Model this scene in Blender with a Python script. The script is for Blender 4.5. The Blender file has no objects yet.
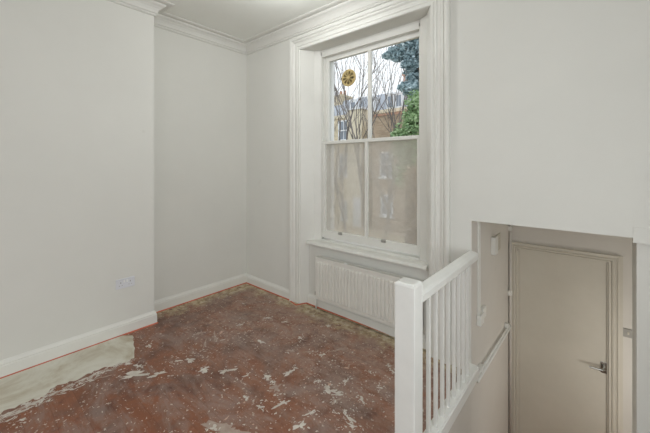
import bpy, bmesh, math, random
from mathutils import Vector, Matrix
random.seed(7)
SC = bpy.context.scene
COL = SC.collection
PI = math.pi

# ------------------------------------------------------------------ materials
def new_mat(name):
    m = bpy.data.materials.new(name); m.use_nodes = True
    nt = m.node_tree; nt.nodes.clear()
    out = nt.nodes.new('ShaderNodeOutputMaterial')
    b = nt.nodes.new('ShaderNodeBsdfPrincipled')
    nt.links.new(b.outputs[0], out.inputs[0])
    return m, nt, b, out

def lin(r, g, b):
    f = lambda c: (c/255/12.92) if c/255 <= .04045 else ((c/255+.055)/1.055)**2.4
    return (f(r), f(g), f(b), 1)

def coords(nt, scale=(1, 1, 1)):
    tc = nt.nodes.new('ShaderNodeTexCoord'); mp = nt.nodes.new('ShaderNodeMapping')
    mp.inputs['Scale'].default_value = scale
    nt.links.new(tc.outputs['Object'], mp.inputs[0])
    return mp.outputs[0]

def noise(nt, vec, scale, detail=4, rough=.5, dist=0):
    n = nt.nodes.new('ShaderNodeTexNoise')
    n.inputs['Scale'].default_value = scale; n.inputs['Detail'].default_value = detail
    n.inputs['Roughness'].default_value = rough; n.inputs['Distortion'].default_value = dist
    nt.links.new(vec, n.inputs['Vector'])
    return n.outputs['Fac']

def ramp(nt, fac, stops):
    r = nt.nodes.new('ShaderNodeValToRGB')
    cr = r.color_ramp
    while len(cr.elements) < len(stops): cr.elements.new(.5)
    for e, (p, c) in zip(cr.elements, stops):
        e.position = p; e.color = c if len(c) == 4 else (*c, 1)
    nt.links.new(fac, r.inputs[0])
    return r.outputs[0]

def mix(nt, fac, a, b, mode='MIX'):
    m = nt.nodes.new('ShaderNodeMix'); m.data_type = 'RGBA'; m.blend_type = mode
    for sock, v in ((m.inputs[0], fac), (m.inputs[6], a), (m.inputs[7], b)):
        if isinstance(v, (int, float, tuple)): sock.default_value = v
        else: nt.links.new(v, sock)
    return m.outputs[2]

def math_n(nt, op, a, b=None, c=None, clamp=False):
    m = nt.nodes.new('ShaderNodeMath'); m.operation = op; m.use_clamp = clamp
    for i, v in enumerate((a, b, c)):
        if v is None: continue
        if isinstance(v, (int, float)): m.inputs[i].default_value = v
        else: nt.links.new(v, m.inputs[i])
    return m.outputs[0]

def bump(nt, b, h, strength=.2, dist=.01):
    n = nt.nodes.new('ShaderNodeBump')
    n.inputs['Strength'].default_value = strength; n.inputs['Distance'].default_value = dist
    nt.links.new(h, n.inputs['Height']); nt.links.new(n.outputs[0], b.inputs['Normal'])

def paint(name, c1, c2, rough=.6, sc=3, bs=.12, bsc=60, spec=.3, metallic=0):
    m, nt, b, out = new_mat(name)
    v = coords(nt)
    f = noise(nt, v, sc, 5, .6)
    nt.links.new(ramp(nt, f, [(.3, lin(*c1)), (.7, lin(*c2))]), b.inputs['Base Color'])
    b.inputs['Roughness'].default_value = rough
    b.inputs['Specular IOR Level'].default_value = spec
    b.inputs['Metallic'].default_value = metallic
    if bs: bump(nt, b, noise(nt, v, bsc, 3), bs, .002)
    return m

def wall_mat(name, c1, c2, marks=True):
    m, nt, b, out = new_mat(name)
    v = coords(nt)
    base = ramp(nt, noise(nt, v, 1.3, 6, .6), [(.3, lin(*c1)), (.7, lin(*c2))])
    if marks:   # faint scuffs and filler marks
        k = ramp(nt, noise(nt, v, 5.5, 4, .55, .6), [(.70, (0, 0, 0)), (.76, (1, 1, 1))])
        kk = math_n(nt, 'MULTIPLY', k, .25)
        base = mix(nt, kk, base, lin(c1[0]-18, c1[1]-20, c1[2]-24))
    nt.links.new(base, b.inputs['Base Color'])
    b.inputs['Roughness'].default_value = .75
    b.inputs['Specular IOR Level'].default_value = .2
    bump(nt, b, noise(nt, v, 9, 6, .65), .25, .004)
    return m

M = {}
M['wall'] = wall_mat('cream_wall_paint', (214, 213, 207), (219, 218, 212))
M['hall'] = wall_mat('cream_wall_paint_shaded', (204, 199, 191), (211, 206, 198))  # same cream wall paint, toned darker for the shade in the stairwell
M['ceiling'] = wall_mat('ceiling_paint', (228, 229, 223), (233, 234, 228), False)
M['trim'] = paint('white_gloss_trim', (218, 217, 211), (224, 223, 217), .35, 4, .1, 30, .4)
M['cornice'] = paint('cornice_paint', (212, 211, 205), (218, 217, 211), .6, 4, .3, 25)
M['rail'] = paint('white_gloss_rail', (224, 224, 220), (231, 231, 227), .3, 6, .1, 40, .4)
M['rad'] = paint('radiator_enamel', (221, 219, 212), (227, 225, 218), .3, 3, 0, 20, .5)
M['door'] = paint('door_paint', (196, 190, 177), (204, 198, 185), .45, 3, .1, 20, .3)
M['chrome'] = paint('brushed_chrome', (150, 148, 142), (180, 178, 172), .25, 20, 0, 20, .5, 1)
M['brasspatina'] = paint('old_brass', (186, 164, 112), (206, 184, 130), .5, 20, 0, 20, .5, 0)
M['cream_plastic'] = paint('cream_plastic', (222, 210, 176), (232, 220, 188), .5, 10, 0, 20, .4)
M['white_plastic'] = paint('white_plastic', (226, 226, 224), (236, 236, 234), .35, 4, 0, 20, .5)
M['socket'] = paint('socket_plastic', (208, 209, 214), (216, 217, 222), .35, 4, 0, 20, .5)
M['grey_plastic'] = paint('grey_plastic', (150, 147, 140), (160, 157, 150), .5, 4, 0)
M['dark'] = paint('dark_slot', (38, 36, 34), (50, 47, 44), .7, 4, 0)
M['midgrey'] = paint('slot_grey', (140, 137, 130), (150, 147, 140), .7, 4, 0)
M['red_strip'] = paint('red_lead_edge', (172, 88, 66), (206, 122, 96), .7, 9, .2, 40)
M['step'] = paint('bare_wood_step', (140, 100, 70), (160, 120, 88), .7, 6, .3, 20)

def floor_mat():
    m, nt, b, out = new_mat('stained_floorboards')
    tc = nt.nodes.new('ShaderNodeTexCoord'); v = tc.outputs['Object']
    sx = nt.nodes.new('ShaderNodeSeparateXYZ'); nt.links.new(v, sx.inputs[0])
    X, Y = sx.outputs[0], sx.outputs[1]
    # boards run along X, each with its own tone
    vb = math_n(nt, 'DIVIDE', Y, .128)
    idx = math_n(nt, 'FLOOR', vb)
    fr = math_n(nt, 'FRACT', vb)
    wn = nt.nodes.new('ShaderNodeTexWhiteNoise'); wn.noise_dimensions = '1D'
    nt.links.new(idx, wn.inputs['W'])
    g = nt.nodes.new('ShaderNodeMapping'); g.inputs['Scale'].default_value = (2.2, 22, 1)
    nt.links.new(v, g.inputs[0])
    grain = noise(nt, g.outputs[0], 3, 6, .7)
    big = noise(nt, v, 1.7, 8, .68, .4)
    base = ramp(nt, big, [(.34, lin(84, 58, 50)), (.44, lin(112, 74, 58)), (.52, lin(142, 88, 60)), (.60, lin(126, 84, 64)), (.70, lin(112, 92, 84))])
    tone = math_n(nt, 'MULTIPLY', math_n(nt, 'SUBTRACT', wn.outputs[0], .5), .22)
    hsv = nt.nodes.new('ShaderNodeHueSaturation')
    nt.links.new(base, hsv.inputs['Color'])
    nt.links.new(math_n(nt, 'ADD', tone, 1.0), hsv.inputs['Value'])
    c = hsv.outputs[0]
    c = mix(nt, math_n(nt, 'MULTIPLY', grain, .35), c, lin(84, 48, 36))
    # dusty grey worn film
    dmp = nt.nodes.new('ShaderNodeMapping'); dmp.inputs['Rotation'].default_value = (0, 0, .35); dmp.inputs['Scale'].default_value = (1, 2.4, 1); nt.links.new(v, dmp.inputs[0])
    d = noise(nt, dmp.outputs[0], 2.4, 10, .74, .9)
    dm = ramp(nt, d, [(.46, (0, 0, 0)), (.60, (1, 1, 1))])
    c = mix(nt, math_n(nt, 'MULTIPLY', dm, .6), c, lin(152, 134, 126))
    # more dust further towards the window wall
    far = math_n(nt, 'MULTIPLY', math_n(nt, 'SUBTRACT', Y, .8), .5, clamp=True)
    d2 = ramp(nt, noise(nt, v, 9, 8, .8, .4), [(.36, (0, 0, 0)), (.60, (1, 1, 1))])
    c = mix(nt, math_n(nt, 'MULTIPLY', math_n(nt, 'MULTIPLY', d2, far), .8), c, lin(180, 158, 144))
    # greenish-tan old varnish border near the alcove and window wall
    wob = math_n(nt, 'MULTIPLY', math_n(nt, 'SUBTRACT', noise(nt, v, 5, 6, .7), .5), .7)
    e1 = math_n(nt, 'SUBTRACT', -3.26, X)
    e2 = math_n(nt, 'SUBTRACT', Y, 2.33)
    e = math_n(nt, 'ADD', math_n(nt, 'MAXIMUM', e1, e2), wob)
    em = math_n(nt, 'MULTIPLY', math_n(nt, 'ADD', e, .04), 7, clamp=True)
    tan = ramp(nt, noise(nt, v, 16, 5, .7), [(.36, lin(120, 90, 74)), (.47, lin(176, 160, 122)), (.58, lin(208, 198, 168))])
    c = mix(nt, math_n(nt, 'MULTIPLY', em, .75), c, tan)
    # fine pale specks and scratches of paint
    s1 = noise(nt, v, 42, 3, .6, .3)
    s2 = noise(nt, v, 3.5, 4, .6)
    sp = ramp(nt, math_n(nt, 'ADD', s1, math_n(nt, 'MULTIPLY', math_n(nt, 'SUBTRACT', s2, .5), .22)), [(.635, (0, 0, 0)), (.665, (1, 1, 1))])
    c = mix(nt, math_n(nt, 'MULTIPLY', sp, .8), c, lin(206, 194, 182))
    s3 = noise(nt, v, 95, 2, .5)
    sp3 = ramp(nt, s3, [(.68, (0, 0, 0)), (.72, (1, 1, 1))])
    c = mix(nt, math_n(nt, 'MULTIPLY', sp3, .7), c, lin(196, 178, 164))
    rot = nt.nodes.new('ShaderNodeMapping'); rot.inputs['Rotation'].default_value = (0, 0, .6); rot.inputs['Scale'].default_value = (2, 26, 1)
    nt.links.new(v, rot.inputs[0])
    sc = ramp(nt, noise(nt, rot.outputs[0], 2.2, 3, .5, .2), [(.73, (0, 0, 0)), (.76, (1, 1, 1))])
    c = mix(nt, math_n(nt, 'MULTIPLY', sc, .45), c, lin(190, 168, 152))
    dk = ramp(nt, noise(nt, v, 14, 5, .75), [(.60, (0, 0, 0)), (.70, (1, 1, 1))])
    c = mix(nt, math_n(nt, 'MULTIPLY', dk, .5), c, lin(76, 48, 40))
    # joints
    j = math_n(nt, 'LESS_THAN', fr, .022)
    c = mix(nt, math_n(nt, 'MULTIPLY', j, .28), c, lin(60, 38, 30))
    nt.links.new(c, b.inputs['Base Color'])
    nt.links.new(ramp(nt, d, [(.4, (.42, .42, .42)), (.65, (.7, .7, .7))]), b.inputs['Roughness'])
    b.inputs['Specular IOR Level'].default_value = .35
    bump(nt, b, math_n(nt, 'ADD', grain, sp), .25, .002)
    return m
M['floor'] = floor_mat()
M['splat'] = paint('dried_paint_and_plaster', (190, 182, 172), (216, 210, 201), .8, 18, .5, 60, .2)
M['splat_thin'] = paint('thin_plaster_smear', (160, 140, 128), (182, 166, 154), .8, 18, .5, 60, .2)
M['splat_mid'] = paint('chipped_primer', (184, 150, 132), (204, 176, 160), .8, 18, .5, 60, .2)
def screed_mat():
    m, nt, b, out = new_mat('levelling_screed')
    v = coords(nt); n1 = noise(nt, v, 2.6, 8, .65, .5)
    c = ramp(nt, n1, [(.36, lin(180, 168, 146)), (.5, lin(206, 202, 188)), (.64, lin(218, 216, 206))])
    k = ramp(nt, noise(nt, v, 24, 6, .8), [(.62, (0, 0, 0)), (.72, (1, 1, 1))])
    c = mix(nt, math_n(nt, 'MULTIPLY', k, .5), c, lin(164, 142, 120))
    nt.links.new(c, b.inputs['Base Color']); b.inputs['Roughness'].default_value = .8
    bump(nt, b, n1, .3, .01)
    return m
M['screed'] = screed_mat()

def brick_mat(name, c1, c2, mortar, sc=1.0):
    m, nt, b, out = new_mat(name)
    tc = nt.nodes.new('ShaderNodeTexCoord')
    sx = nt.nodes.new('ShaderNodeSeparateXYZ'); nt.links.new(tc.outputs['Object'], sx.inputs[0])
    cb = nt.nodes.new('ShaderNodeCombineXYZ')
    nt.links.new(math_n(nt, 'ADD', sx.outputs[0], sx.outputs[1]), cb.inputs[0]); nt.links.new(sx.outputs[2], cb.inputs[1])
    br = nt.nodes.new('ShaderNodeTexBrick')
    nt.links.new(cb.outputs[0], br.inputs['Vector'])
    br.inputs['Color1'].default_value = lin(*c1); br.inputs['Color2'].default_value = lin(*c2); br.inputs['Mortar'].default_value = lin(*mortar)
    br.inputs['Scale'].default_value = sc; br.inputs['Brick Width'].default_value = .22; br.inputs['Row Height'].default_value = .075
    br.inputs['Mortar Size'].default_value = .008
    big = ramp(nt, noise(nt, tc.outputs['Object'], .8, 6, .7), [(.3, (.72, .72, .72)), (.7, (1.1, 1.1, 1.1))])
    nt.links.new(mix(nt, 1.0, br.outputs['Color'], big, 'MULTIPLY'), b.inputs['Base Color'])
    b.inputs['Roughness'].default_value = .9
    return m
M['brick'] = brick_mat('london_stock_brick', (224, 210, 180), (204, 188, 158), (214, 206, 190))
M['brick_brown'] = brick_mat('brown_brick', (206, 184, 158), (188, 164, 140), (186, 172, 154))
M['brick_red'] = brick_mat('red_brick', (212, 168, 150), (196, 150, 132), (200, 180, 168))
M['render_yellow'] = paint('yellow_render', (226, 216, 192), (232, 222, 200), .9, 1.5, .2, 10)
M['slate'] = paint('slate_roof', (164, 170, 180), (188, 194, 202), .7, 2, .3, 6)
M['white_out'] = paint('outdoor_white_paint', (232, 236, 242), (243, 245, 245), .6, 3, 0)
M['outer_white'] = paint('white_painted_render', (245, 245, 245), (245, 245, 245), .7, 3, 0)
M['pane_dark'] = paint('dark_window_glass', (120, 130, 142), (146, 156, 168), .15, 1, 0, 20, .6)
M['terracotta'] = paint('terracotta', (190, 150, 128), (200, 162, 140), .8, 4, 0)
M['grass'] = paint('rough_grass', (85, 95, 59), (115, 115, 76), .95, 3, .4, 8)
M['paving'] = paint('garden_paving', (153, 147, 136), (174, 167, 155), .9, 3, .3, 8)
M['bark'] = paint('grey_bark', (112, 106, 102), (138, 132, 128), .9, 6, .4, 20)
M['bark_dark'] = paint('brown_bark', (70, 57, 47), (85, 71, 59), .9, 6, .4, 20)
def leaf(name, c1, c2, c3):
    m, nt, b, out = new_mat(name)
    oi = coords(nt)
    nt.links.new(ramp(nt, noise(nt, oi, 7, 4, .7), [(.3, lin(*c1)), (.5, lin(*c2)), (.7, lin(*c3))]), b.inputs['Base Color'])
    b.inputs['Roughness'].default_value = .6
    return m
M['cedar'] = leaf('blue_green_needles', (112, 136, 142), (158, 180, 186), (214, 226, 228))
M['holly'] = leaf('green_leaves', (98, 128, 92), (146, 176, 126), (206, 222, 184))
M['brown_leaf'] = leaf('brown_leaves', (132, 106, 76), (172, 144, 108), (206, 184, 150))

def glass_clear():
    m = bpy.data.materials.new('clear_window_glass'); m.use_nodes = True; nt = m.node_tree; nt.nodes.clear()
    out = nt.nodes.new('ShaderNodeOutputMaterial'); t = nt.nodes.new('ShaderNodeBsdfTransparent')
    g = nt.nodes.new('ShaderNodeBsdfGlossy'); g.inputs['Roughness'].default_value = .03
    t.inputs[0].default_value = (.97, .98, .98, 1)
    mx = nt.nodes.new('ShaderNodeMixShader'); mx.inputs[0].default_value = .0
    nt.links.new(t.outputs[0], mx.inputs[1]); nt.links.new(g.outputs[0], mx.inputs[2]); nt.links.new(mx.outputs[0], out.inputs[0])
    return m
def glass_hazy():
    # hazy pane: a thin even film that veils what lies behind
    m = bpy.data.materials.new('hazy_window_glass'); m.use_nodes = True; nt = m.node_tree; nt.nodes.clear()
    out = nt.nodes.new('ShaderNodeOutputMaterial'); t = nt.nodes.new('ShaderNodeBsdfTransparent')
    d = nt.nodes.new('ShaderNodeBsdfDiffuse'); tr = nt.nodes.new('ShaderNodeBsdfTranslucent')
    d.inputs[0].default_value = lin(226, 222, 214); tr.inputs[0].default_value = lin(200, 196, 188)
    m1 = nt.nodes.new('ShaderNodeMixShader'); m1.inputs[0].default_value = .5
    nt.links.new(d.outputs[0], m1.inputs[1]); nt.links.new(tr.outputs[0], m1.inputs[2])
    v = coords(nt)
    f = ramp(nt, noise(nt, v, 6, 6, .7, .5), [(.3, (.38, .38, .38)), (.7, (.50, .50, .50))])
    m2 = nt.nodes.new('ShaderNodeMixShader')
    nt.links.new(f, m2.inputs[0]); nt.links.new(t.outputs[0], m2.inputs[1]); nt.links.new(m1.outputs[0], m2.inputs[2])
    g = nt.nodes.new('ShaderNodeBsdfGlossy'); g.inputs['Roughness'].default_value = .05
    m3 = nt.nodes.new('ShaderNodeMixShader'); m3.inputs[0].default_value = .02
    nt.links.new(m2.outputs[0], m3.inputs[1]); nt.links.new(g.outputs[0], m3.inputs[2])
    nt.links.new(m3.outputs[0], out.inputs[0])
    return m
M['glass'] = glass_clear(); M['haze'] = glass_hazy()

# ------------------------------------------------------------------ mesh helpers
def box(bm, x0, x1, y0, y1, z0, z1, mi=0, bev=0):
    vs = [bm.verts.new(p) for p in ((x0, y0, z0), (x1, y0, z0), (x1, y1, z0), (x0, y1, z0), (x0, y0, z1), (x1, y0, z1), (x1, y1, z1), (x0, y1, z1))]
    fs = [bm.faces.new([vs[i] for i in f]) for f in ((3, 2, 1, 0), (4, 5, 6, 7), (0, 1, 5, 4), (1, 2, 6, 5), (2, 3, 7, 6), (3, 0, 4, 7))]
    for f in fs: f.material_index = mi
    if bev:
        es = list({e for f in fs for e in f.edges})
        bmesh.ops.bevel(bm, geom=es, offset=bev, segments=2, profile=.5, affect='EDGES')

def prism(bm, poly, z0, z1, mi=0):
    a = [bm.verts.new((x, y, z0)) for x, y in poly]; b = [bm.verts.new((x, y, z1)) for x, y in poly]
    n = len(poly)
    fs = [bm.faces.new(a[::-1]), bm.faces.new(b)]
    for i in range(n): fs.append(bm.faces.new((a[i], a[(i+1) % n], b[(i+1) % n], b[i])))
    for f in fs: f.material_index = mi

def sweep(bm, path, prof, mp, closed_prof=True, side=1):
    """path: 2-D polyline; prof: (o, h), o sideways in the plane of the path, h out of that plane."""
    rings = []
    n = len(path)
    for i, p in enumerate(path):
        p = Vector(p)
        d0 = (p - Vector(path[i-1])).normalized() if i > 0 else None
        d1 = (Vector(path[i+1]) - p).normalized() if i < n-1 else None
        nr = lambda d: Vector((d.y, -d.x)) * side
        if d0 is None: off = nr(d1)
        elif d1 is None: off = nr(d0)
        else:
            a, b2 = nr(d0), nr(d1); s = a + b2
            off = s / (1 + a.dot(b2))
        rings.append([bm.verts.new(mp(p.x + off.x*o, p.y + off.y*o, h)) for o, h in prof])
    m = len(prof)
    for i in range(n-1):
        for j in range(m if closed_prof else m-1):
            k = (j+1) % m
            bm.faces.new((rings[i][j], rings[i][k], rings[i+1][k], rings[i+1][j]))
    if closed_prof:
        bm.faces.new(rings[0][::-1]); bm.faces.new(rings[-1])

def tube(bm, pts, r, seg=8, caps=True):
    rings = []
    for i, p in enumerate(pts):
        p = Vector(p)
        rr = r[i] if isinstance(r, (list, tuple)) else r
        d = (Vector(pts[min(i+1, len(pts)-1)]) - Vector(pts[max(i-1, 0)])).normalized()
        a = d.cross(Vector((0, 0, 1)))
        if a.length < .1: a = d.cross(Vector((1, 0, 0)))
        a.normalize(); b = d.cross(a)
        rings.append([bm.verts.new(p + a*math.cos(2*PI*k/seg)*rr + b*math.sin(2*PI*k/seg)*rr) for k in range(seg)])
    for i in range(len(pts)-1):
        for k in range(seg):
            bm.faces.new((rings[i][k], rings[i][(k+1) % seg], rings[i+1][(k+1) % seg], rings[i+1][k]))
    if caps:
        bm.faces.new(rings[0][::-1]); bm.faces.new(rings[-1])

def lathe(bm, prof, cx, cy, cz, axis='Z', seg=24):
    rings = []
    for r, h in prof:
        ring = []
        for k in range(seg):
            a = 2*PI*k/seg; u, v = r*math.cos(a), r*math.sin(a)
            q = {'Z': (u, v, h), 'Y': (u, h, v), 'X': (h, u, v)}[axis]
            ring.append(bm.verts.new((cx+q[0], cy+q[1], cz+q[2])))
        rings.append(ring)
    for i in range(len(rings)-1):
        for k in range(seg): bm.faces.new((rings[i][k], rings[i][(k+1) % seg], rings[i+1][(k+1) % seg], rings[i+1][k]))
    bm.faces.new(rings[0][::-1]); bm.faces.new(rings[-1])

def obj(name, bm, mats, parent=None, smooth=False, loc=None):
    bmesh.ops.recalc_face_normals(bm, faces=bm.faces)
    me = bpy.data.meshes.new(name); 
    if loc is not None: bmesh.ops.translate(bm, verts=bm.verts, vec=-Vector(loc))
    bm.to_mesh(me); bm.free()
    for m in (mats if isinstance(mats, (list, tuple)) else [mats]): me.materials.append(m)
    o = bpy.data.objects.new(name, me); COL.objects.link(o)
    if parent:
        o.parent = parent
        w = parent; off = Vector((0, 0, 0))
        while w: off += w.location; w = w.parent
        o.location = (Vector(loc) if loc is not None else Vector((0, 0, 0))) - off
    elif loc is not None: o.location = loc
    if smooth:
        for p in me.polygons: p.use_smooth = True
    return o

def tag(o, label, cat, group=None, kind=None):
    if label: o['label'] = label
    if cat: o['category'] = cat
    if group: o['group'] = group
    if kind: o['kind'] = kind
    return o
def thing(name, loc, label, cat, group=None):
    o = bpy.data.objects.new(name, None); COL.objects.link(o); o.location = loc
    return tag(o, label, cat, group)
def struct(name, bm, m, label, cat, parent=None, smooth=False):
    o = obj(name, bm, m, parent, smooth)
    if parent is None: tag(o, label, cat, kind='structure')
    return o
def B(): return bmesh.new()

# ------------------------------------------------------------------ camera
F_PX = 318.0; TH = math.atan(273/318)
cd = bpy.data.cameras.new('camera'); cam = bpy.data.objects.new('camera', cd); COL.objects.link(cam)
cam.location = (0, 0, 1.5); cam.rotation_euler = (PI/2, 0, TH)
cd.sensor_width = 36; cd.lens = F_PX/650*36; cd.shift_y = -(216.5-166)/650; cd.clip_start = .03; cd.clip_end = 200
SC.camera = cam

# ------------------------------------------------------------------ dimensions
XA, XC, YW, YO, ZC = -3.445, -3.215, 2.46, 2.80, 3.05
XR, YB, XS, YD, ZL = 1.15, -4.5, -.70, 3.74, -1.28
YCB = 1.24

# ------------------------------------------------------------------ floor
bm = B()
box(bm, XA-.1, XS, YB, YW+.03, -.12, 0)
box(bm, -2.5, -.98, YW+.02, YW+.10, -.12, 0)
box(bm, XS, XR, YB, -.1, -.12, 0)
# screed band along the chimney breast: raised thin slab with a ragged edge
def ragged(a, b, n, amp):
    a, b = Vector(a), Vector(b); d = (b-a); nn = Vector((d.y, -d.x)).normalized(); out = []
    s = 0
    for i in range(n):
        s = s*.6 + random.uniform(-amp, amp)
        out.append(tuple(a + d*i/n + nn*s))
    return out
pl = [(-3.22, -.5), (-3.20, .2), (-3.19, .96)]
pl += ragged((-3.12, 1.02), (-2.82, .93), 8, .012)
pl += ragged((-2.765, .915), (-2.80, .46), 22, .02)
pl += ragged((-2.80, .46), (-2.69, -.1), 28, .03)
pl += [(-2.62, -.5)]
prism(bm, pl, 0, .0035, 1)
def splat(cx, cy, L, W, ang, mi, z, jag=.35, n=None):
    n = n or (22 if L > .05 else 9)
    ca, sa = math.cos(ang), math.sin(ang); vs = []
    ph = [random.uniform(0, 6.28) for _ in range(4)]
    for k in range(n):
        t = 2*PI*k/n
        r = 1 + jag*(.5*math.sin(2*t+ph[0]) + .5*math.sin(3*t+ph[1]) + .45*math.sin(5*t+ph[2])) + random.uniform(-jag, jag)*.45
        r = max(r, .25)
        u, v = L/2*r*math.cos(t), W/2*r*math.sin(t)
        vs.append(bm.verts.new((cx+u*ca-v*sa, cy+u*sa+v*ca, z)))
    f = bm.faces.new(vs); f.material_index = mi
def px_floor(u, v):
    r = (u-325)/F_PX; z = -(v-166)/F_PX; c, s = math.cos(TH), math.sin(TH)
    t = -1.5/z
    return ((c*r-s)*t, (s*r+c)*t)
# marks measured on the photograph: pixel centre, length, width (m), heading of the long side on the floor (deg)
marks = [(133, 375, .20, .07, 62, 0), (158, 374, .10, .05, 75, 0), (204, 370, .085, .055, 70, 0), (190, 360, .10, .045, 30, 0),
         (226, 371, .10, .05, 50, 0), (149, 346, .07, .03, 20, 0), (138, 366, .06, .04, 10, 0), (178, 361, .05, .03, 40, 0),
         (246, 398, .045, .03, 0, 0), (288, 373, .075, .05, 60, 0), (268, 377, .06, .045, 100, 0), (273, 382, .03, .03, 0, 0),
         (281, 404, .085, .035, 70, 0), (330, 391, .09, .05, 10, 0), (338, 394, .075, .035, 70, 0), (327, 387, .06, .03, 150, 0),
         (261, 342, .07, .04, 20, 0), (338, 350, .16, .025, 62, 1), (311, 413, .055, .03, 70, 0), (350, 419, .08, .03, 160, 0),
         (345, 412, .05, .02, 120, 0), (346, 381, .05, .03, 110, 0), (392, 371, .05, .025, 150, 0), (389, 366, .03, .02, 150, 0),
         (260, 407, .04, .03, 0, 0), (300, 426, .07, .045, 70, 0), (362, 400, .07, .025, 150, 0), (291, 351, .07, .045, 40, 1),
         (328, 326, .05, .04, 0, 0), (352, 426, .05, .03, 30, 0), (104, 377, .12, .014, 62, 1), (93, 371, .05, .02, 60, 0),
         (60, 372, .05, .03, 60, 0), (36, 397, .10, .05, 60, 0), (30, 404, .08, .04, 50, 0), (68, 369, .06, .03, 40, 0),
         (50, 392, .05, .03, 60, 0), (22, 420, .05, .02, 60, 0), (225, 432, .24, .13, 40, 1), (214, 428, .06, .03, 20, 0),
         (276, 388, .09, .06, 120, 1), (335, 401, .06, .045, 60, 1), (310, 352, .10, .02, 50, 1), (200, 333, .10, .03, 60, 1),
         (215, 337, .16, .03, 150, 1), (205, 344, .12, .02, 140, 1), (318, 381, .05, .02, 60, 0), (370, 372, .03, .02, 20, 0),
         (296, 368, .03, .015, 20, 0), (246, 376, .035, .02, 60, 0), (380, 388, .03, .02, 20, 0), (322, 355, .045, .03, 60, 0),
         (268, 318, .06, .04, 40, 0), (285, 322, .05, .035, 40, 0), (300, 338, .05, .03, 10, 0), (240, 325, .05, .03, 60, 0)]
zz = .001
for (u, v, L, W, a, t) in marks:
    x, y = px_floor(u, v); zz += .00001
    splat(x, y, L*.85, W*.8, math.radians(a), 3 if t else 2, zz, .7, 34)
    for _ in range(9):
        splat(x+random.gauss(0, L*.6), y+random.gauss(0, L*.6), random.uniform(.006, .02), random.uniform(.004, .012), random.uniform(0, PI), 2, zz+.0001, .35)
for k in range(260):   # crumbs and smears shed along the ragged edge of the screed
    t = random.random(); x = -2.78 + .10*t + abs(random.gauss(0, .035)); y = .9 - t*1.1
    splat(x, y, random.uniform(.01, .06), random.uniform(.004, .018), 1.75+random.gauss(0, .35), random.choice([2, 2, 3]), .0003+k*1e-6, .6, 14)
for k in range(6500):
    x = random.uniform(-3.3, -.75); y = random.uniform(-.3, 2.42)
    if x < -2.68 and y < 1.0: continue
    if x < -3.2 and y < 1.3: continue
    d = .5 + .5*math.sin(x*3.1+1.2+.8*math.sin(y*4))*math.sin(y*2.7+.4+.7*math.sin(x*5))
    g_ = min(1, max(.08, (y-.75)/1.3 + max(0, x+2.0)*.8))
    if random.random() > (.12+.88*d*d)*g_: continue
    s = min(.003 + random.expovariate(1/.0026), .028)
    splat(x, y, s*random.uniform(1, 2.4), s, random.gauss(1.0, .8), random.choice([2, 3, 3, 4]), .0004+k*1e-7, .55, 7 if s < .008 else 14)
struct('floor', bm, [M['floor'], M['screed'], M['splat'], M['splat_thin'], M['splat_mid']], 'red stained bare floorboards spotted with white paint and a pale screed band', 'floor')

# ------------------------------------------------------------------ walls
# left wall with chimney breast and alcove
bm = B()
prism(bm, [(XA-.2, YB-.2), (XA, YB-.2), (XA, -.42), (XC, -.42), (XC, YCB), (XA, YCB), (XA, YO), (XA-.2, YO)], 0, ZC+.02)
struct('wall_left', bm, M['wall'], 'cream painted left wall with shallow chimney breast and alcove', 'wall')
# window wall
bm = B()
prism(bm, [(XA, YW), (-2.46, YW), (-2.38, 2.585), (-2.30, 2.62), (-2.29, 2.74), (-2.29, YO), (XA, YO)], -1.3, 2.765)
prism(bm, [(-1.0, YW), (XS-.004, YW), (XS-.004, YO), (-1.21, YO), (-1.21, 2.74), (-1.16, 2.62), (-1.08, 2.585)], -1.3, 2.765)
box(bm, XA, XR, YW, YO, 2.765, ZC+.02)
box(bm, -2.30, -1.16, 2.62, YO, 2.708, 2.765)
box(bm, -2.42, -1.04, 2.53, YO, -1.3, .655)
box(bm, XS-.004, XR, YW, YO, 1.10, 2.765)
box(bm, .165, XR, 2.50, YO, ZL, 1.10)
struct('wall_front', bm, M['wall'], 'cream wall holding the sash window, with a low opening cut through on the right', 'wall')
bm = B()
box(bm, .148, XR, YW-.004, 2.51, 1.073, 1.16)
struct('trim_1', bm, M['wall'], 'small boxed ledge at the top right corner of the low opening', 'trim')
# back wall with an added opening for fill light (behind the camera)
bm = B()
box(bm, XA-.2, -2.2, YB-.2, YB, 0, ZC+.02); box(bm, .6, XR+.2, YB-.2, YB, 0, ZC+.02)
box(bm, -2.2, .6, YB-.2, YB, 0, .6); box(bm, -2.2, .6, YB-.2, YB, 2.7, ZC+.02)
struct('wall_back', bm, M['wall'], 'cream back wall with a wide opening added to let in light', 'wall')
bm = B()
box(bm, XR, XR+.2, YB, -.42, ZL, ZC+.02); box(bm, XR, XR+.2, 1.12, YO+1.14, ZL, ZC+.02)
box(bm, XR, XR+.2, -.42, 1.12, ZL, .58); box(bm, XR, XR+.2, -.42, 1.12, 2.32, ZC+.02)  # unseen opening, added so the stair fill light can enter
struct('wall_right', bm, M['wall'], 'cream right hand wall beside the stairs', 'wall')
bm = B()
box(bm, XA-.2, XR+.2, YB-.2, YO, ZC, ZC+.2)
struct('ceiling', bm, M['ceiling'], 'plain off white painted ceiling', 'ceiling')
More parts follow.
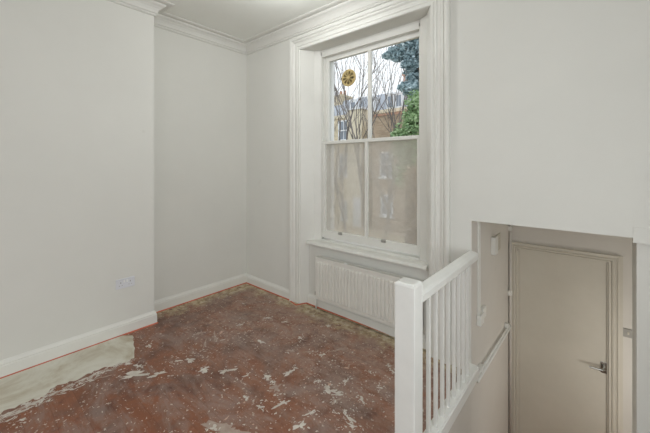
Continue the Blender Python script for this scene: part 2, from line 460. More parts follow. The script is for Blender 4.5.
# stairwell lining, lower hall
bm = B()
box(bm, XS-.12, XS, -.1, YW-.001, ZL, -.125); box(bm, XS-.12, XS, YO+.001, YD+.2, ZL, 1.45)
box(bm, XS-.004, XS, YW+.0, YO+.002, ZL, 1.0999)
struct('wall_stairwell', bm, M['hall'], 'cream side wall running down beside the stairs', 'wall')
bm = B()
DX0, DX1, DZ = -.622, .073, .655
box(bm, XS, DX0, YD, YD+.2, ZL, 1.45); box(bm, DX1, XR, YD, YD+.2, ZL, 1.45); box(bm, DX0, DX1, YD, YD+.2, DZ, 1.45)
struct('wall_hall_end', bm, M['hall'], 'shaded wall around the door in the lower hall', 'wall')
bm = B(); box(bm, XS, XR, YO, YD+.2, 1.30, 1.45)
struct('ceiling_hall', bm, M['ceiling'], 'low ceiling of the lower hall', 'ceiling')
bm = B(); box(bm, XS-.1, XR+.1, 1.6, YD+.3, ZL-.1, ZL)
struct('floor_hall', bm, M['step'], 'bare wood floor of the lower hall', 'floor')
bm = B()
for i in range(6):
    zt = -(i+1)*ZL/-7
    y0 = -.1 + i*.26
    box(bm, XS, XR, y0, y0+.26, ZL-.05 if i > 4 else zt-.25, zt)
box(bm, XS, XR, -.14, -.1, -.2, -.12)
struct('stairs', bm, M['step'], 'short flight of stairs down to the lower hall', 'stairs')

# ------------------------------------------------------------------ cornice, skirting
PL = lambda x, y, h: (x, y, h)
cprof = [(0, 2.930), (.012, 2.930), (.018, 2.94), (.012, 2.952), (.022, 2.958), (.028, 2.975), (.040, 2.995), (.058, 3.012), (.074, 3.02), (.080, 3.028), (.080, ZC-.012), (.12, ZC-.012), (.135, ZC-.006), (.135, ZC), (0, ZC)]
bm = B()
sweep(bm, [(XA, YB), (XA, -.42), (XC, -.42), (XC, YCB), (XA, YCB), (XA, YW), (XR, YW), (XR, YB)], cprof, PL, side=1)
struct('trim_2', bm, M['cornice'], 'white moulded plaster cornice running round the ceiling', 'cornice')
sprof = [(0, 0), (.020, 0), (.020, .082), (.016, .088), (.018, .095), (.012, .104), (.006, .112), (.004, .120), (0, .120)]
bm = B(); sweep(bm, [(XA, YB), (XA, -.42), (XC, -.42), (XC, YCB), (XA, YCB), (XA, YW)], sprof, PL)
struct('baseboard_left', bm, M['trim'], 'white skirting board stepping round the chimney breast', 'skirting')
bm = B(); sp2 = [(o, h*.9) for o, h in sprof]
sweep(bm, [(XA+.02, YW), (-2.612, YW)], sp2, PL)
sweep(bm, [(-2.41, 2.53), (-1.05, 2.53)], sp2, PL)
sweep(bm, [(-.850, YW), (XS-.02, YW)], sp2, PL)
struct('baseboard_front', bm, M['trim'], 'white skirting board along the window wall and under the radiator', 'skirting')
# thin orange-red strip left at the foot of the skirting
bm = B(); rp = [(.0202, 0), (.030, 0), (.029, .003), (.025, .008), (.0202, .009)]
sweep(bm, [(XC, -.42), (XC, YCB), (XA, YCB), (XA, YW), (-2.614, YW)], rp, PL)
sweep(bm, [(-2.614, 2.435), (-2.47, 2.40), (-2.42, 2.505), (-1.05, 2.525)], [(o-.02, h) for o, h in rp], PL)
struct('trim_3', bm, M['red_strip'], 'thin orange red strip along the foot of the skirting', 'trim')

# ------------------------------------------------------------------ window surround
XZ = lambda x, z, h: (x, YW-h, z)
aprof = [(0, 0), (0, .016), (.006, .022), (.018, .022), (.022, .014), (.034, .014), (.038, .02), (.046, .022), (.052, .014), (.078, .014), (.084, .022), (.09, .028), (.1, .030), (.106, .022), (.112, .034), (.126, .040), (.140, .040), (.148, .030), (.148, 0)]
bm = B(); sweep(bm, [(-2.46, 0), (-2.46, 2.765), (-1.0, 2.765), (-1.0, 0)], aprof, XZ, side=-1)
struct('trim_4', bm, M['trim'], 'wide moulded white architrave around the tall window', 'architrave')
bm = B()   # splayed linings and soffit
prism(bm, [(-2.462, 2.449), (-2.452, 2.449), (-2.372, 2.575), (-2.384, 2.587)], 0, 2.764)
prism(bm, [(-2.384, 2.587), (-2.372, 2.575), (-2.30, 2.606), (-2.296, 2.62)], 0.655, 2.764)
prism(bm, [(-.998, 2.449), (-1.008, 2.449), (-1.088, 2.575), (-1.076, 2.587)], 0, 2.764)
prism(bm, [(-1.076, 2.587), (-1.088, 2.575), (-1.16, 2.606), (-1.164, 2.62)], 0.655, 2.764)
struct('trim_5', bm, M['trim'], 'splayed white timber linings either side of the window', 'lining')
bm = B()
nose = [(2.475, .668), (2.478, .656), (2.488, .650), (2.70, .650), (2.70, .690), (2.50, .690), (2.482, .686)]
x0, x1 = -2.40, -1.05
a = [bm.verts.new((x0-(.03 if y < 2.5 else 0)*0, y, z)) for y, z in nose]; b2 = [bm.verts.new((x1, y, z)) for y, z in nose]
bm.faces.new(a[::-1]); bm.faces.new(b2)
for i in range(len(nose)): bm.faces.new((a[i], a[(i+1) % len(nose)], b2[(i+1) % len(nose)], b2[i]))
box(bm, -2.30, -1.16, 2.60, 2.80, .688, .706)
struct('trim_6', bm, M['trim'], 'white window board with rounded nose above the radiator', 'window sill')

bm = B()
box(bm, -2.285, -2.262, 2.742, YO-.005, .66, 2.75); box(bm, -1.214, -1.20, 2.742, 2.87, .66, 2.75); box(bm, -2.262, -1.20, 2.742, 2.87, .63, .705)
struct('trim_7', bm, M['outer_white'], 'white painted outer reveal and stone sill outside the glass', 'reveal')
win = thing('window_1', (-1.73, 2.62, .69), 'tall white two over two sliding sash window', 'window'); win['kind'] = 'structure'
bm = B()
box(bm, -2.318, -2.288, 2.612, 2.74, .70, 2.735); box(bm, -1.172, -1.142, 2.612, 2.74, .70, 2.735)
box(bm, -2.318, -1.142, 2.612, 2.74, 2.705, 2.74)
box(bm, -2.288, -2.275, 2.656, 2.664, .71, 2.705); box(bm, -1.185, -1.172, 2.656, 2.664, .71, 2.705)
box(bm, -2.288, -1.172, 2.615, 2.664, 2.688, 2.706)
obj('box_frame', bm, M['trim'], win)
bm = B()
U = (-2.286, -1.174, 2.666, 2.704)
box(bm, U[0], U[0]+.048, U[2], U[3], 1.735, 2.692, bev=.003); box(bm, U[1]-.016, U[1], U[2], U[3], 1.735, 2.692, bev=.003)
box(bm, U[0], U[1], U[2]+.001, U[3], 2.642, 2.692, bev=.003); box(bm, U[0], U[1], U[2]+.001, U[3], 1.735, 1.77)
box(bm, -1.735, -1.700, U[2]+.004, U[3]-.004, 1.76, 2.65, bev=.004)
us = obj('upper_sash', bm, M['trim'], win)
bm = B(); box(bm, U[0]+.04, -1.72, 2.684, 2.687, 1.76, 2.645); obj('pane', bm, M['glass'], us)
bm = B(); box(bm, -1.715, U[1]-.01, 2.684, 2.687, 1.76, 2.645); obj('pane', bm, M['glass'], us)
bm = B()
Lw = (-2.286, -1.174, 2.615, 2.653)
ZB = .724
box(bm, Lw[0], Lw[0]+.042, Lw[2], Lw[3], ZB, 1.765, bev=.003); box(bm, Lw[1]-.02, Lw[1], Lw[2], Lw[3], ZB, 1.765, bev=.003)
box(bm, Lw[0], Lw[1], Lw[2]-.001, Lw[3], ZB, .805, bev=.003); box(bm, Lw[0], Lw[1], Lw[2]-.001, Lw[3]+.008, 1.735, 1.768, bev=.003)
box(bm, -1.738, -1.704, Lw[2]+.003, Lw[3]-.003, .80, 1.74, bev=.004)
ls = obj('lower_sash', bm, M['trim'], win)
bm = B(); box(bm, Lw[0]+.035, -1.725, 2.634, 2.637, .80, 1.74); obj('pane', bm, M['haze'], ls)
bm = B(); box(bm, -1.72, Lw[1]-.012, 2.634, 2.637, .80, 1.74); obj('pane', bm, M['haze'], ls)
for x in (-2.03, -1.52):
    bm = B(); box(bm, x-.022, x+.022, 2.600, 2.614, .785, .812, bev=.002); tube(bm, [(x-.012, 2.60, .805), (x-.012, 2.588, .80), (x+.012, 2.588, .80), (x+.012, 2.60, .805)], .004, 6)
    obj('sash_lift', bm, M['grey_plastic'], ls)

# round window ventilator
vx, vy, vz, vr = -1.969, 2.662, 2.418, .088
vent = thing('window_ventilator', (vx, vy, vz), 'round brass coloured ventilator with radial slots set in the upper window pane', 'ventilator')
bm = B(); lathe(bm, [(vr, 0), (vr, .012), (vr-.006, .016), (vr-.02, .016), (vr-.022, .0)], vx, vy+.004, vz, 'Y', 32)
obj('rim', bm, M['brasspatina'], vent)
bm = B()
for k in range(9):
    a = 2*PI*k/9+.2
    for s in (-.5,):
        p0 = Vector((math.cos(a), 0, math.sin(a))); q = Vector((-math.sin(a), 0, math.cos(a)))
        r0, r1, w0, w1 = .012, vr-.014, .003, .0095
        c0 = Vector((vx, vy-.002, vz))
        vs = [c0+p0*r0-q*w0, c0+p0*r1-q*w1, c0+p0*r1+q*w1, c0+p0*r0+q*w0]
        fr = [bm.verts.new(v) for v in vs]; bk = [bm.verts.new(v+Vector((0, .010, 0))) for v in vs]
        bm.faces.new(fr); bm.faces.new(bk[::-1])
        for i in range(4): bm.faces.new((fr[i], fr[(i+1) % 4], bk[(i+1) % 4], bk[i]))
lathe(bm, [(.018, -.006), (.018, .008)], vx, vy, vz, 'Y', 16)
obj('vane', bm, M['brasspatina'], vent)

# ------------------------------------------------------------------ radiator
rad = thing('radiator', (-1.66, 2.47, .125), 'white ribbed panel radiator under the window', 'radiator')
rx0, rx1, ry, rz0, rz1 = -2.225, -1.095, 2.440, .125, .545
bm = B()
pitch = .040; n = int((rx1-rx0-.04)/pitch); xs = []
x = rx0+.02
pts = [(rx0+.001, ry+.006), (x, ry+.006)]
for k in range(n):
    pts += [(x+.006, ry-.002), (x+.027, ry-.002), (x+.031, ry+.009), (x+pitch-.001, ry+.009)]
    x += pitch
pts += [(rx1-.001, ry+.006)]
def prof_z(bm, pts, zs):
    rows = []
    for z, flat in zs: rows.append([bm.verts.new((px_, (ry+.006 if flat else py_), z)) for px_, py_ in pts])
    for i in range(len(rows)-1):
        for j in range(len(pts)-1): bm.faces.new((rows[i][j], rows[i][j+1], rows[i+1][j+1], rows[i+1][j]))
prof_z(bm, pts, [(rz0, True), (rz0+.022, True), (rz0+.036, False), (rz1-.046, False), (rz1-.032, True), (rz1, True)])
box(bm, rx0, rx1, ry+.015, ry+.022, rz0, rz1)
obj('front_panel', bm, M['rad'], rad)
bm = B(); box(bm, rx0-.004, rx0, ry+.002, ry+.066, rz0+.01, rz1+.012, bev=.001); obj('side_cover', bm, M['rad'], rad)
bm = B(); box(bm, rx1, rx1+.004, ry+.002, ry+.066, rz0+.01, rz1+.012, bev=.001); obj('side_cover', bm, M['rad'], rad)
bm = B()
box(bm, rx0, rx1, ry+.002, ry+.008, rz1-.002, rz1+.012); box(bm, rx0, rx1, ry+.058, ry+.064, rz1-.002, rz1+.012)
k = rx0+.01
while k < rx1-.01:
    box(bm, k, k+.006, ry+.008, ry+.058, rz1+.002, rz1+.010); k += .018
obj('top_grille', bm, M['rad'], rad)
bm = B(); box(bm, rx0+.005, rx1-.005, ry+.046, ry+.056, rz0, rz1); obj('rear_panel', bm, M['rad'], rad)
for q in (rx0+.15, rx1-.19):
    bm = B(); box(bm, q, q+.04, ry+.056, 2.530, .20, .50); obj('bracket', bm, M['rad'], rad)
bm = B(); lathe(bm, [(.011, 0), (.013, .004), (.013, .035), (.008, .045)], rx0-.022, ry+.034, .145, 'Z', 12)
tube(bm, [(rx0-.022, ry+.034, .162), (rx0-.002, ry+.034, .162)], .008, 8)
v_ = obj('valve', bm, M['chrome'], rad, smooth=False)
bm = B(); tube(bm, [(rx0-.022, ry+.034, .145), (rx0-.022, ry+.034, .0)], .0075, 8); obj('pipe', bm, M['trim'], rad, smooth=True)
bm = B(); box(bm, rx0+.36, rx0+.40, ry+.010, ry+.030, rz1+.010, rz1+.018, bev=.002); obj('vent_plug', bm, M['white_plastic'], rad)

# ------------------------------------------------------------------ double socket on the chimney breast
so = thing('wall_socket', (XC, .996, .454), 'white double plug socket low on the chimney breast', 'socket')
bm = B(); box(bm, XC, XC+.009, .921, 1.071, .411, .497, bev=.003); obj('face_plate', bm, M['socket'], so)
for yy in (.958, 1.034):
    bm = B(); box(bm, XC+.0092, XC+.0098, yy-.003, yy+.003, .458, .470); box(bm, XC+.0092, XC+.0098, yy-.014, yy-.007, .436, .440); box(bm, XC+.0092, XC+.0098, yy+.007, yy+.014, .436, .440)
    obj('pin_holes', bm, M['midgrey'], so)
for yy in (.985, 1.008):
    bm = B(); box(bm, XC+.009, XC+.013, yy-.006, yy+.006, .462, .484, bev=.001); obj('rocker', bm, M['white_plastic'], so)

# ------------------------------------------------------------------ balustrade
bal = thing('balustrade', (-.70, 1.95, 0), 'white painted wooden balustrade with square newel post beside the stairs', 'balustrade')
bm = B()
bx0, bx1, by0, by1 = -.763, -.659, 1.416, 1.512
box(bm, bx0, bx1, by0, by1, 0, .918, bev=.003)
cz = [( .917, 0), (.927, .004), (.932, .012)]
rings = []
for z, i_ in cz: rings.append([bm.verts.new(p) for p in ((bx0+i_, by0+i_, z), (bx1-i_, by0+i_, z), (bx1-i_, by1-i_, z), (bx0+i_, by1-i_, z))])
for r_ in range(2):
    for k in range(4): bm.faces.new((rings[r_][k], rings[r_][(k+1) % 4], rings[r_+1][(k+1) % 4], rings[r_+1][k]))
bm.faces.new(rings[-1]); bm.faces.new(rings[0][::-1])
obj('newel_post', bm, M['rail'], bal)
bm = B()
hp = [(-.708, .824), (-.658, .824), (-.655, .828), (-.654, .862), (-.657, .867), (-.670, .874), (-.690, .880), (-.706, .884), (-.713, .880), (-.713, .830)]
ra = [bm.verts.new((x, 1.505, z)) for x, z in hp]; rb = [bm.verts.new((x, 2.462, z)) for x, z in hp]
bm.faces.new(ra[::-1]); bm.faces.new(rb)
for i in range(len(hp)): bm.faces.new((ra[i], ra[(i+1) % len(hp)], rb[(i+1) % len(hp)], rb[i]))
obj('handrail', bm, M['rail'], bal)
bm = B()
box(bm, -.722, -.648, 1.510, YW-.001, 0, .052, bev=.004); box(bm, -.699, -.652, 1.416, YW-.001, -.03, .0)
box(bm, -.715, -.655, 1.510, YW-.001, .050, .060, bev=.002)
obj('base_rail', bm, M['rail'], bal)
b0 = None
for y in (1.639, 1.738, 1.835, 1.932, 2.032, 2.122, 2.217, 2.305):
    if b0 is None:
        bm = B(); box(bm, -.693, -.673, y-.010, y+.010, .058, .838, bev=.002); b0 = obj('baluster', bm, M['rail'], bal); y_first = y; base = b0.location.copy()
    else:
        c_ = b0.copy(); COL.objects.link(c_); c_.parent = bal; c_.location = base + Vector((0, y-y_first, 0))

# ------------------------------------------------------------------ stairwell wall fittings
tr = thing('cable_trunking', (XS, 2.62, .30), 'narrow white cable trunking running down to a small box at the opening edge', 'trunking')
bm = B(); box(bm, XS, XS+.014, 2.600, 2.650, .33, 1.099, bev=.002); obj('trunking_cover', bm, M['trim'], tr)
bm = B(); box(bm, XS, XS+.030, 2.585, 2.680, .285, .365, bev=.004); box(bm, XS, XS+.022, 2.68, 2.775, .30, .385, bev=.004); obj('outlet_box', bm, M['trim'], tr)
bm = B()
lv = thing('wall_vent', (XS, 3.16, .80), 'small louvred cream box high on the shaded stairwell wall', 'vent')
box(bm, XS, XS+.035, 3.01, 3.11, .735, .885, bev=.003); obj('housing', bm, M['trim'], lv)
bm = B(); box(bm, XS, XS+.012, 3.11, 3.32, .72, .875, bev=.002)
for k in range(6): box(bm, XS+.012, XS+.016, 3.13, 3.30, .735+k*.023, .742+k*.023)
obj('louvre', bm, M['door'], lv)
bm = B()
pp = thing('heating_pipe', (XS, 3.2, -.12), 'cream painted pipe run clipped along the stairwell wall and up the corner', 'pipe')
tube(bm, [(XS+.022, YW+.06, -.095), (XS+.022, 3.66, -.135), (XS+.022, 3.69, -.13)], .013, 8)
tube(bm, [(XS+.022, YW+.06, -.055), (XS+.022, 3.60, -.10), (XS+.022, 3.66, -.10)], .009, 8)
obj('sloping_pipe', bm, M['trim'], pp, smooth=True)
bm = B(); tube(bm, [(XS+.018, 3.712, ZL), (XS+.018, 3.712, 1.299)], .011, 8); obj('riser_pipe', bm, M['hall'], pp, smooth=True)
for (y, z) in ((2.64, -.055), (3.55, -.075), (3.70, .20), (3.70, .86)):
    bm = B(); box(bm, XS, XS+.034, y-.02, y+.02, z-.02, z+.025, bev=.003); obj('pipe_clip', bm, M['trim'], pp)

# ------------------------------------------------------------------ door in the lower hall
dr = thing('door_1', (DX0, YD, ZL), 'flush cream door in a moulded frame at the bottom of the stairs', 'door'); dr['kind'] = 'structure'
bm = B(); box(bm, DX0+.012, DX1-.012, YD+.012, YD+.050, ZL+.01, DZ-.012, bev=.002); leafo = obj('door_leaf', bm, M['door'], dr)
bm = B()
box(bm, DX0, DX0+.012, YD, YD+.2, ZL, DZ); box(bm, DX1-.012, DX1, YD, YD+.2, ZL, DZ); box(bm, DX0, DX1, YD, YD+.2, DZ-.012, DZ)
box(bm, DX0, DX1, YD+.05, YD+.06, ZL, DZ)
XZD = lambda x, z, h: (x, YD-h, z)
dp = [(0, 0), (0, .012), (.012, .012), (.016, .006), (.022, .016), (.034, .018), (.038, .012), (.05, .014), (.056, .022), (.068, .022), (.07, .0)]
sweep(bm, [(DX0, ZL), (DX0, DZ), (DX1, DZ), (DX1, ZL)], dp, XZD, side=-1)
box(bm, DX1+.066, DX1+.090, YD-.010, YD, ZL, DZ+.066)
obj('door_frame', bm, M['door'], dr)
bm = B(); box(bm, .018, .058, YD+.004, YD+.012, -.335, -.240, bev=.002)
h = obj('door_handle', bm, M['chrome'], leafo)
h['label'] = 'chrome lever handle on a square plate'
bm2 = B(); tube(bm2, [(.038, YD+.006, -.285), (.038, YD-.045, -.285), (.030, YD-.052, -.285), (-.06, YD-.055, -.288)], [.010, .009, .009, .007], 10)
me2 = bpy.data.meshes.new('door_handle'); bmesh.ops.recalc_face_normals(bm2, faces=bm2.faces)
bm3 = B(); bm3.from_mesh(h.data); tmp = bpy.data.meshes.new('t'); bm2.to_mesh(tmp); bm3.from_mesh(tmp); bm3.to_mesh(h.data); bm2.free(); bm3.free(); bpy.data.meshes.remove(tmp); bpy.data.meshes.remove(me2)
sw = thing('light_switch', (.197, YD, .078), 'grey light switch on the hall wall right of the door', 'switch')
bm = B(); box(bm, .160, .232, YD-.009, YD, .040, .112, bev=.002); obj('switch_plate', bm, M['grey_plastic'], sw)
bm = B(); box(bm, .190, .202, YD-.013, YD-.009, .065, .087); obj('rocker', bm, M['door'], sw)

# ------------------------------------------------------------------ outside
ZG = -3.0
bm = B(); box(bm, -60, 40, YO+.05, 60, ZG-.2, ZG)
struct('ground', bm, M['grass'], 'rough grass garden below the window', 'ground')
house = thing('terraced_house', (-12, 18, ZG), 'long brick terrace with slate mansard roof and white dormer windows beyond the garden', 'building')
FY = 18.0
bm = B()
box(bm, -34, 4, FY, FY+9, ZG, 4.9); obj('wall', bm, M['brick'], house)
bm = B(); box(bm, -34, 4, FY-.08, FY+.25, 4.9, 5.12); obj('coping', bm, M['render_yellow'], house)
bm = B()
for (ya, yb) in ((0, 1),):
    prof = [(FY+.3, 4.95), (FY+1.2, 6.45), (FY+4.5, 6.8), (FY+8, 6.45), (FY+8.8, 4.95)]
    a = [bm.verts.new((-34, y, z)) for y, z in prof]; b2 = [bm.verts.new((4, y, z)) for y, z in prof]
    bm.faces.new(a); bm.faces.new(b2[::-1])
    for i in range(len(prof)): bm.faces.new((a[i], a[(i+1) % 5], b2[(i+1) % 5], b2[i]))
obj('mansard_roof', bm, M['slate'], house)
def sash(parent, x0, x1, z0, z1, y, name='window'):
    bm = B(); w = .09
    box(bm, x0-.05, x1+.05, y-.10, y+.02, z0-.12, z0)        # stone sill
    box(bm, x0, x0+w, y-.03, y+.05, z0, z1); box(bm, x1-w, x1, y-.03, y+.05, z0, z1)
    box(bm, x0, x1, y-.03, y+.05, z1-w, z1); box(bm, x0, x1, y-.03, y+.05, z0, z0+w)
    zm = (z0+z1)/2; box(bm, x0, x1, y-.03, y+.05, zm-.04, zm+.04)
    xm = (x0+x1)/2; box(bm, xm-.02, xm+.02, y-.025, y+.05, z0, z1)
    f = obj(name, bm, M['white_out'], parent)
    bm = B(); box(bm, x0+w*.5, x1-w*.5, y-.012, y-.004, z0+.04, z1-.04); obj('pane', bm, M['pane_dark'], f)
for k in range(-4, 3):
    x = -10.74 + k*3.45
    sash(house, x, x+1.0, .8, 2.4, FY); 
    if k != -1: sash(house, x, x+.95, -2.0, -.40, FY)
    sash(house, x, x+1.0, 3.3, 4.75, FY)
sash(house, -13.95, -13.15, -2.3, -.93, FY)
for x in (-17.0, -13.4, -11.9, -10.45, -9.85, -8.4, -6.6):
    bm = B()
    box(bm, x, x+.50, FY+.35, FY+1.8, 5.15, 6.1); box(bm, x-.06, x+.56, FY+.28, FY+1.9, 6.1, 6.2)
    d_ = obj('dormer', bm, M['white_out'], house)
    bm = B(); box(bm, x+.09, x+.24, FY+.33, FY+.36, 5.3, 6.0); box(bm, x+.27, x+.42, FY+.33, FY+.36, 5.3, 6.0); obj('pane', bm, M['pane_dark'], d_)
bm = B(); box(bm, -12.85, -12.05, FY-.04, FY+.05, ZG, -.65); obj('door', bm, M['white_out'], house)
for x, zt, mm in ((-9.6, 7.5, 'brick_red'), (-15.4, 6.9, 'brick')):
    bm = B(); box(bm, x, x+.8, FY+1.0, FY+2.2, 5.6, zt); box(bm, x-.06, x+.86, FY+.94, FY+2.26, zt-.15, zt)
    c_ = obj('chimney', bm, M[mm], house)
    for j in range(2):
        bm = B(); lathe(bm, [(.13, 0), (.10, .4), (.12, .42)], x+.22+j*.36, FY+1.6, zt-.02, 'Z', 10); obj('chimney_pot', bm, M['terracotta'], c_)
# yellow rendered rear wing that stands forward of the terrace, and a lower brick wing to its left
wing = thing('rear_extension', (-12.2, 16.5, ZG), 'pale yellow rendered wing standing forward of the brick terrace', 'building')
bm = B(); prism(bm, [(-12.05, 16.2), (-10.95, 16.2), (-10.95, 17.9), (-12.05, 17.9)], ZG, 5.0); obj('wall', bm, M['render_yellow'], wing)
bm = B(); box(bm, -12.12, -10.88, 16.13, 17.9, 5.0, 5.12); obj('coping', bm, M['white_out'], wing)
bm = B(); box(bm, -11.55, -10.98, 16.14, 16.22, ZG, -.45); obj('door', bm, M['white_out'], wing)
wing2 = thing('brick_outbuilding', (-9.0, 15, ZG), 'low brown brick wing with tiled parapet behind the evergreen', 'building')
bm = B(); box(bm, -9.8, -5.5, 15.6, 17.9, ZG, 4.3); obj('wall', bm, M['brick_brown'], wing2)
bm = B(); box(bm, -9.86, -5.44, 15.54, 17.9, 4.3, 4.42); obj('coping', bm, M['terracotta'], wing2)
sash(wing2, -9.28, -8.48, -1.25, -.1, 15.6); sash(wing2, -9.32, -8.48, .9, 2.28, 15.6)
# garden boundary wall
bm = B(); box(bm, -30, 3, 12.4, 12.62, ZG, -1.5); gw = obj('garden_wall', bm, M['brick'], None)
tag(gw, 'low brick garden wall across the back of the garden', 'wall')
bm = B(); box(bm, -30, 3, 12.36, 12.66, -1.5, -1.43); obj('coping', bm, M['brick_brown'], gw)

def bare_tree(x, y, h, seed, label, lean=0, spread=.42, r0=.07):
    rnd = random.Random(seed); t = thing('bare_tree', (x, y, ZG), label, 'tree', 'leafless trees in the garden')
    bt, bb = B(), B()
    def grow(bm_, p, d, L, r, depth):
        pts = [p]; q = p; n_ = 5; dd = d.copy()
        for i in range(n_):
            dd = (dd + Vector((rnd.uniform(-.16, .16), rnd.uniform(-.16, .16), rnd.uniform(.0, .12)))).normalized()
            q = q + dd*L/n_; pts.append(q)
        tube(bm_, pts, [r*(1.35 if depth else .8)*(1-.5*i/n_) for i in range(n_+1)], 5 if depth < 2 else 4)
        if depth >= 4: return
        for k in range(rnd.choice([2, 3, 3]) if depth else 4):
            i = rnd.randint(2, n_) if depth else rnd.randint(2, 5)
            nd = (dd + Vector((rnd.uniform(-1, 1), rnd.uniform(-1, 1), rnd.uniform(-.1, .5)))*spread*1.3).normalized()
            grow(bb, pts[i], nd, L*rnd.uniform(.58, .85), r*(.6), depth+1)
    grow(bt, Vector((x, y, ZG)), Vector((lean, 0, 1)).normalized(), h*.55, r0, 0)
    obj('trunk', bt, M['bark'], t); obj('branches', bb, M['bark'], t)
def at(u, Y):
    r = (u-325)/F_PX; c, s = math.cos(TH), math.sin(TH); return Y*(c*r-s)/(s*r+c)
bare_tree(at(347, 12), 12, 8.6, 3, 'leafless tree seen left of the window bar, behind the ventilator', -.03, .40, .055)
bare_tree(at(363, 13.5), 13.5, 9.5, 11, 'leafless tree directly beside the central window bar', .02, .36, .05)
bare_tree(at(378, 11), 11, 8.4, 5, 'tallest leafless tree seen just right of the window bar', .05, .40, .055)
bare_tree(at(334, 14), 14, 8.4, 21, 'small leafless tree at the far left edge of the window view', .0, .5, .045)
bare_tree(at(393, 12.5), 12.5, 8.4, 8, 'leafless tree partly hidden by the evergreens', -.1, .45, .05)

def leafy(name, cx, cy, cz, blobs, n, size, mat, label, cat, trunk_to, seed, flat=1.0):
    rnd = random.Random(seed); t = thing(name, (cx, cy, ZG), label, cat)
    bm = B(); tube(bm, [(cx, cy, ZG), (cx+.05, cy, (ZG+trunk_to)/2), (cx, cy, trunk_to)], [.16, .12, .05], 8); 
    for (bx, by, bz, br) in blobs: tube(bm, [(cx, cy, min(bz-.3, trunk_to-.1)), (cx+bx*.5, cy+by*.5, bz-.15), (cx+bx, cy+by, bz)], [.05, .035, .015], 5)
    obj('trunk', bm, M['bark_dark'], t)
    bm = B()
    for i in range(n):
        bx, by, bz, br = rnd.choice(blobs)
        v = Vector((rnd.gauss(0, 1), rnd.gauss(0, 1), rnd.gauss(0, 1))).normalized()*br*(rnd.random()**.45)
        v.z *= flat
        p = Vector((cx+bx, cy+by, bz)) + v
        s = size*rnd.uniform(.6, 1.4)
        a = Vector((rnd.gauss(0, 1), rnd.gauss(0, 1), rnd.gauss(0, .6))).normalized(); b_ = a.cross(Vector((rnd.gauss(0, 1), rnd.gauss(0, 1), rnd.gauss(0, 1)))).normalized()
        m_ = p + a*s; 
        vs = [bm.verts.new(q) for q in (p-a*s, p+b_*s*.42, m_, p-b_*s*.42)]
        bm.faces.new((vs[0], vs[1], vs[2])); bm.faces.new((vs[0], vs[2], vs[3]))
    f = obj('foliage', bm, M[mat], t)
# cedar: layered sprays high up
cb = []
rc = random.Random(2)
cx = at(424, 9)
for k in range(22):
    z = 3.5 + k*.115; a = rc.uniform(0, 2*PI); rr = rc.uniform(.1, .9)
    cb.append((rr*math.cos(a)*.7-.1, rr*math.sin(a)*.8, z, rc.uniform(.25, .42)))
cb += [(-.95, 0, 5.1, .26), (-1.15, -.1, 4.98, .18), (-.8, 0, 4.9, .3), (-.7, 0, 5.35, .28), (-.5, 0, 5.6, .3), (-.3, .1, 4.5, .3), (-.4, 0, 5.1, .4), (-.3, 0, 4.8, .35), (-.5, 0, 4.6, .25), (0, 0, 5.9, .4), (.6, 0, 6.0, .5)]
leafy('cedar_tree', cx, 9, 0, cb, 16000, .06, 'cedar', 'tall blue green evergreen at the top right of the window view', 'tree', 6.0, 4, .55)
hx = at(408, 7.5)
hb = [(0, 0, 2.35, .35), (-.25, 0, 2.25, .25), (.3, 0, 2.6, .4), (.1, 0, 2.75, .25), (-.1, .2, 1.9, .4), (.3, 0, 1.9, .45), (.25, 0, 3.1, .3), (.0, 0, 1.3, .4)]
leafy('holly_bush', hx, 7.5, 0, hb, 4200, .05, 'holly', 'bright green leafy evergreen filling the lower right of the upper sash', 'bush', 2.6, 9)
bx_ = at(414, 6.2)
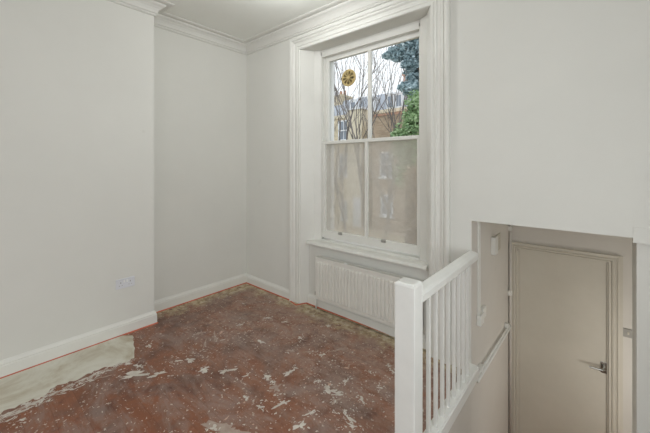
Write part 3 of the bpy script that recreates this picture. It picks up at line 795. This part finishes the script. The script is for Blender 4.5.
bb_ = [(.1, 0, 1.1, .3), (.15, 0, .7, .32), (.1, 0, .3, .3), (.2, 0, -.1, .32), (.15, 0, -.5, .35), (-.05, 0, 1.3, .2), (.2, .1, 1.4, .25), (.1, 0, -1, .5), (.1, 0, -1.8, .6)]
leafy('climbing_shrub', bx_, 6.2, 0, bb_, 4200, .035, 'brown_leaf', 'brown leaved climbing shrub seen through the hazy lower pane at its right edge', 'bush', 1.3, 13)

# ------------------------------------------------------------------ light
w = bpy.data.worlds.new('overcast_sky'); SC.world = w; w.use_nodes = True
nt = w.node_tree; bg = nt.nodes['Background']
bg.inputs[0].default_value = (.93, .96, 1.0, 1); bg.inputs[1].default_value = 1.15
def area(name, loc, rot, sx, sy, power, color):
    l = bpy.data.lights.new(name, 'AREA'); l.shape = 'RECTANGLE'; l.size = sx; l.size_y = sy; l.energy = power; l.color = color
    o = bpy.data.objects.new(name, l); COL.objects.link(o); o.location = loc; o.rotation_euler = rot
    return o
area('fill_rear_opening', (-.8, YB-.1, 1.65), (PI/2, 0, 0), 2.7, 2.0, 34, (.90, .96, 1))  # added fill light outside the rear opening, out of view
area('fill_stair_opening', (XR+.19, .35, 1.45), (PI/2, 0, PI/2), 1.5, 1.7, 29, (.92, .97, 1))  # unseen fill light, added to brighten the left wall and alcove
def lamp(name, loc, power, rad_, color):
    l = bpy.data.lights.new(name, 'POINT'); l.energy = power; l.shadow_soft_size = rad_; l.color = color
    o = bpy.data.objects.new(name, l); COL.objects.link(o); o.location = loc
lamp('fill_overhead', (-1.9, 1.7, 2.84), 11, .1, (.97, .99, 1))  # added fill just above the frame, lifts the alcove and ceiling
lamp('fill_room', (.2, -1.6, 2.1), 13, .25, (.95, .98, 1))  # added fill behind the camera, no fitting modelled
lamp('fill_hall', (.65, 3.0, -.25), 9, .12, (1, .985, .965))  # added fill hidden by the right pier, brightens door and stairwell

SC.view_settings.view_transform = 'Standard'; SC.view_settings.look = 'None'
SC.view_settings.exposure = 0.24; SC.view_settings.gamma = 1
SC.cycles.use_denoising = True
SC.cycles.max_bounces = 10; SC.cycles.diffuse_bounces = 6; SC.cycles.transparent_max_bounces = 16
SC.cycles.sample_clamp_indirect = 6
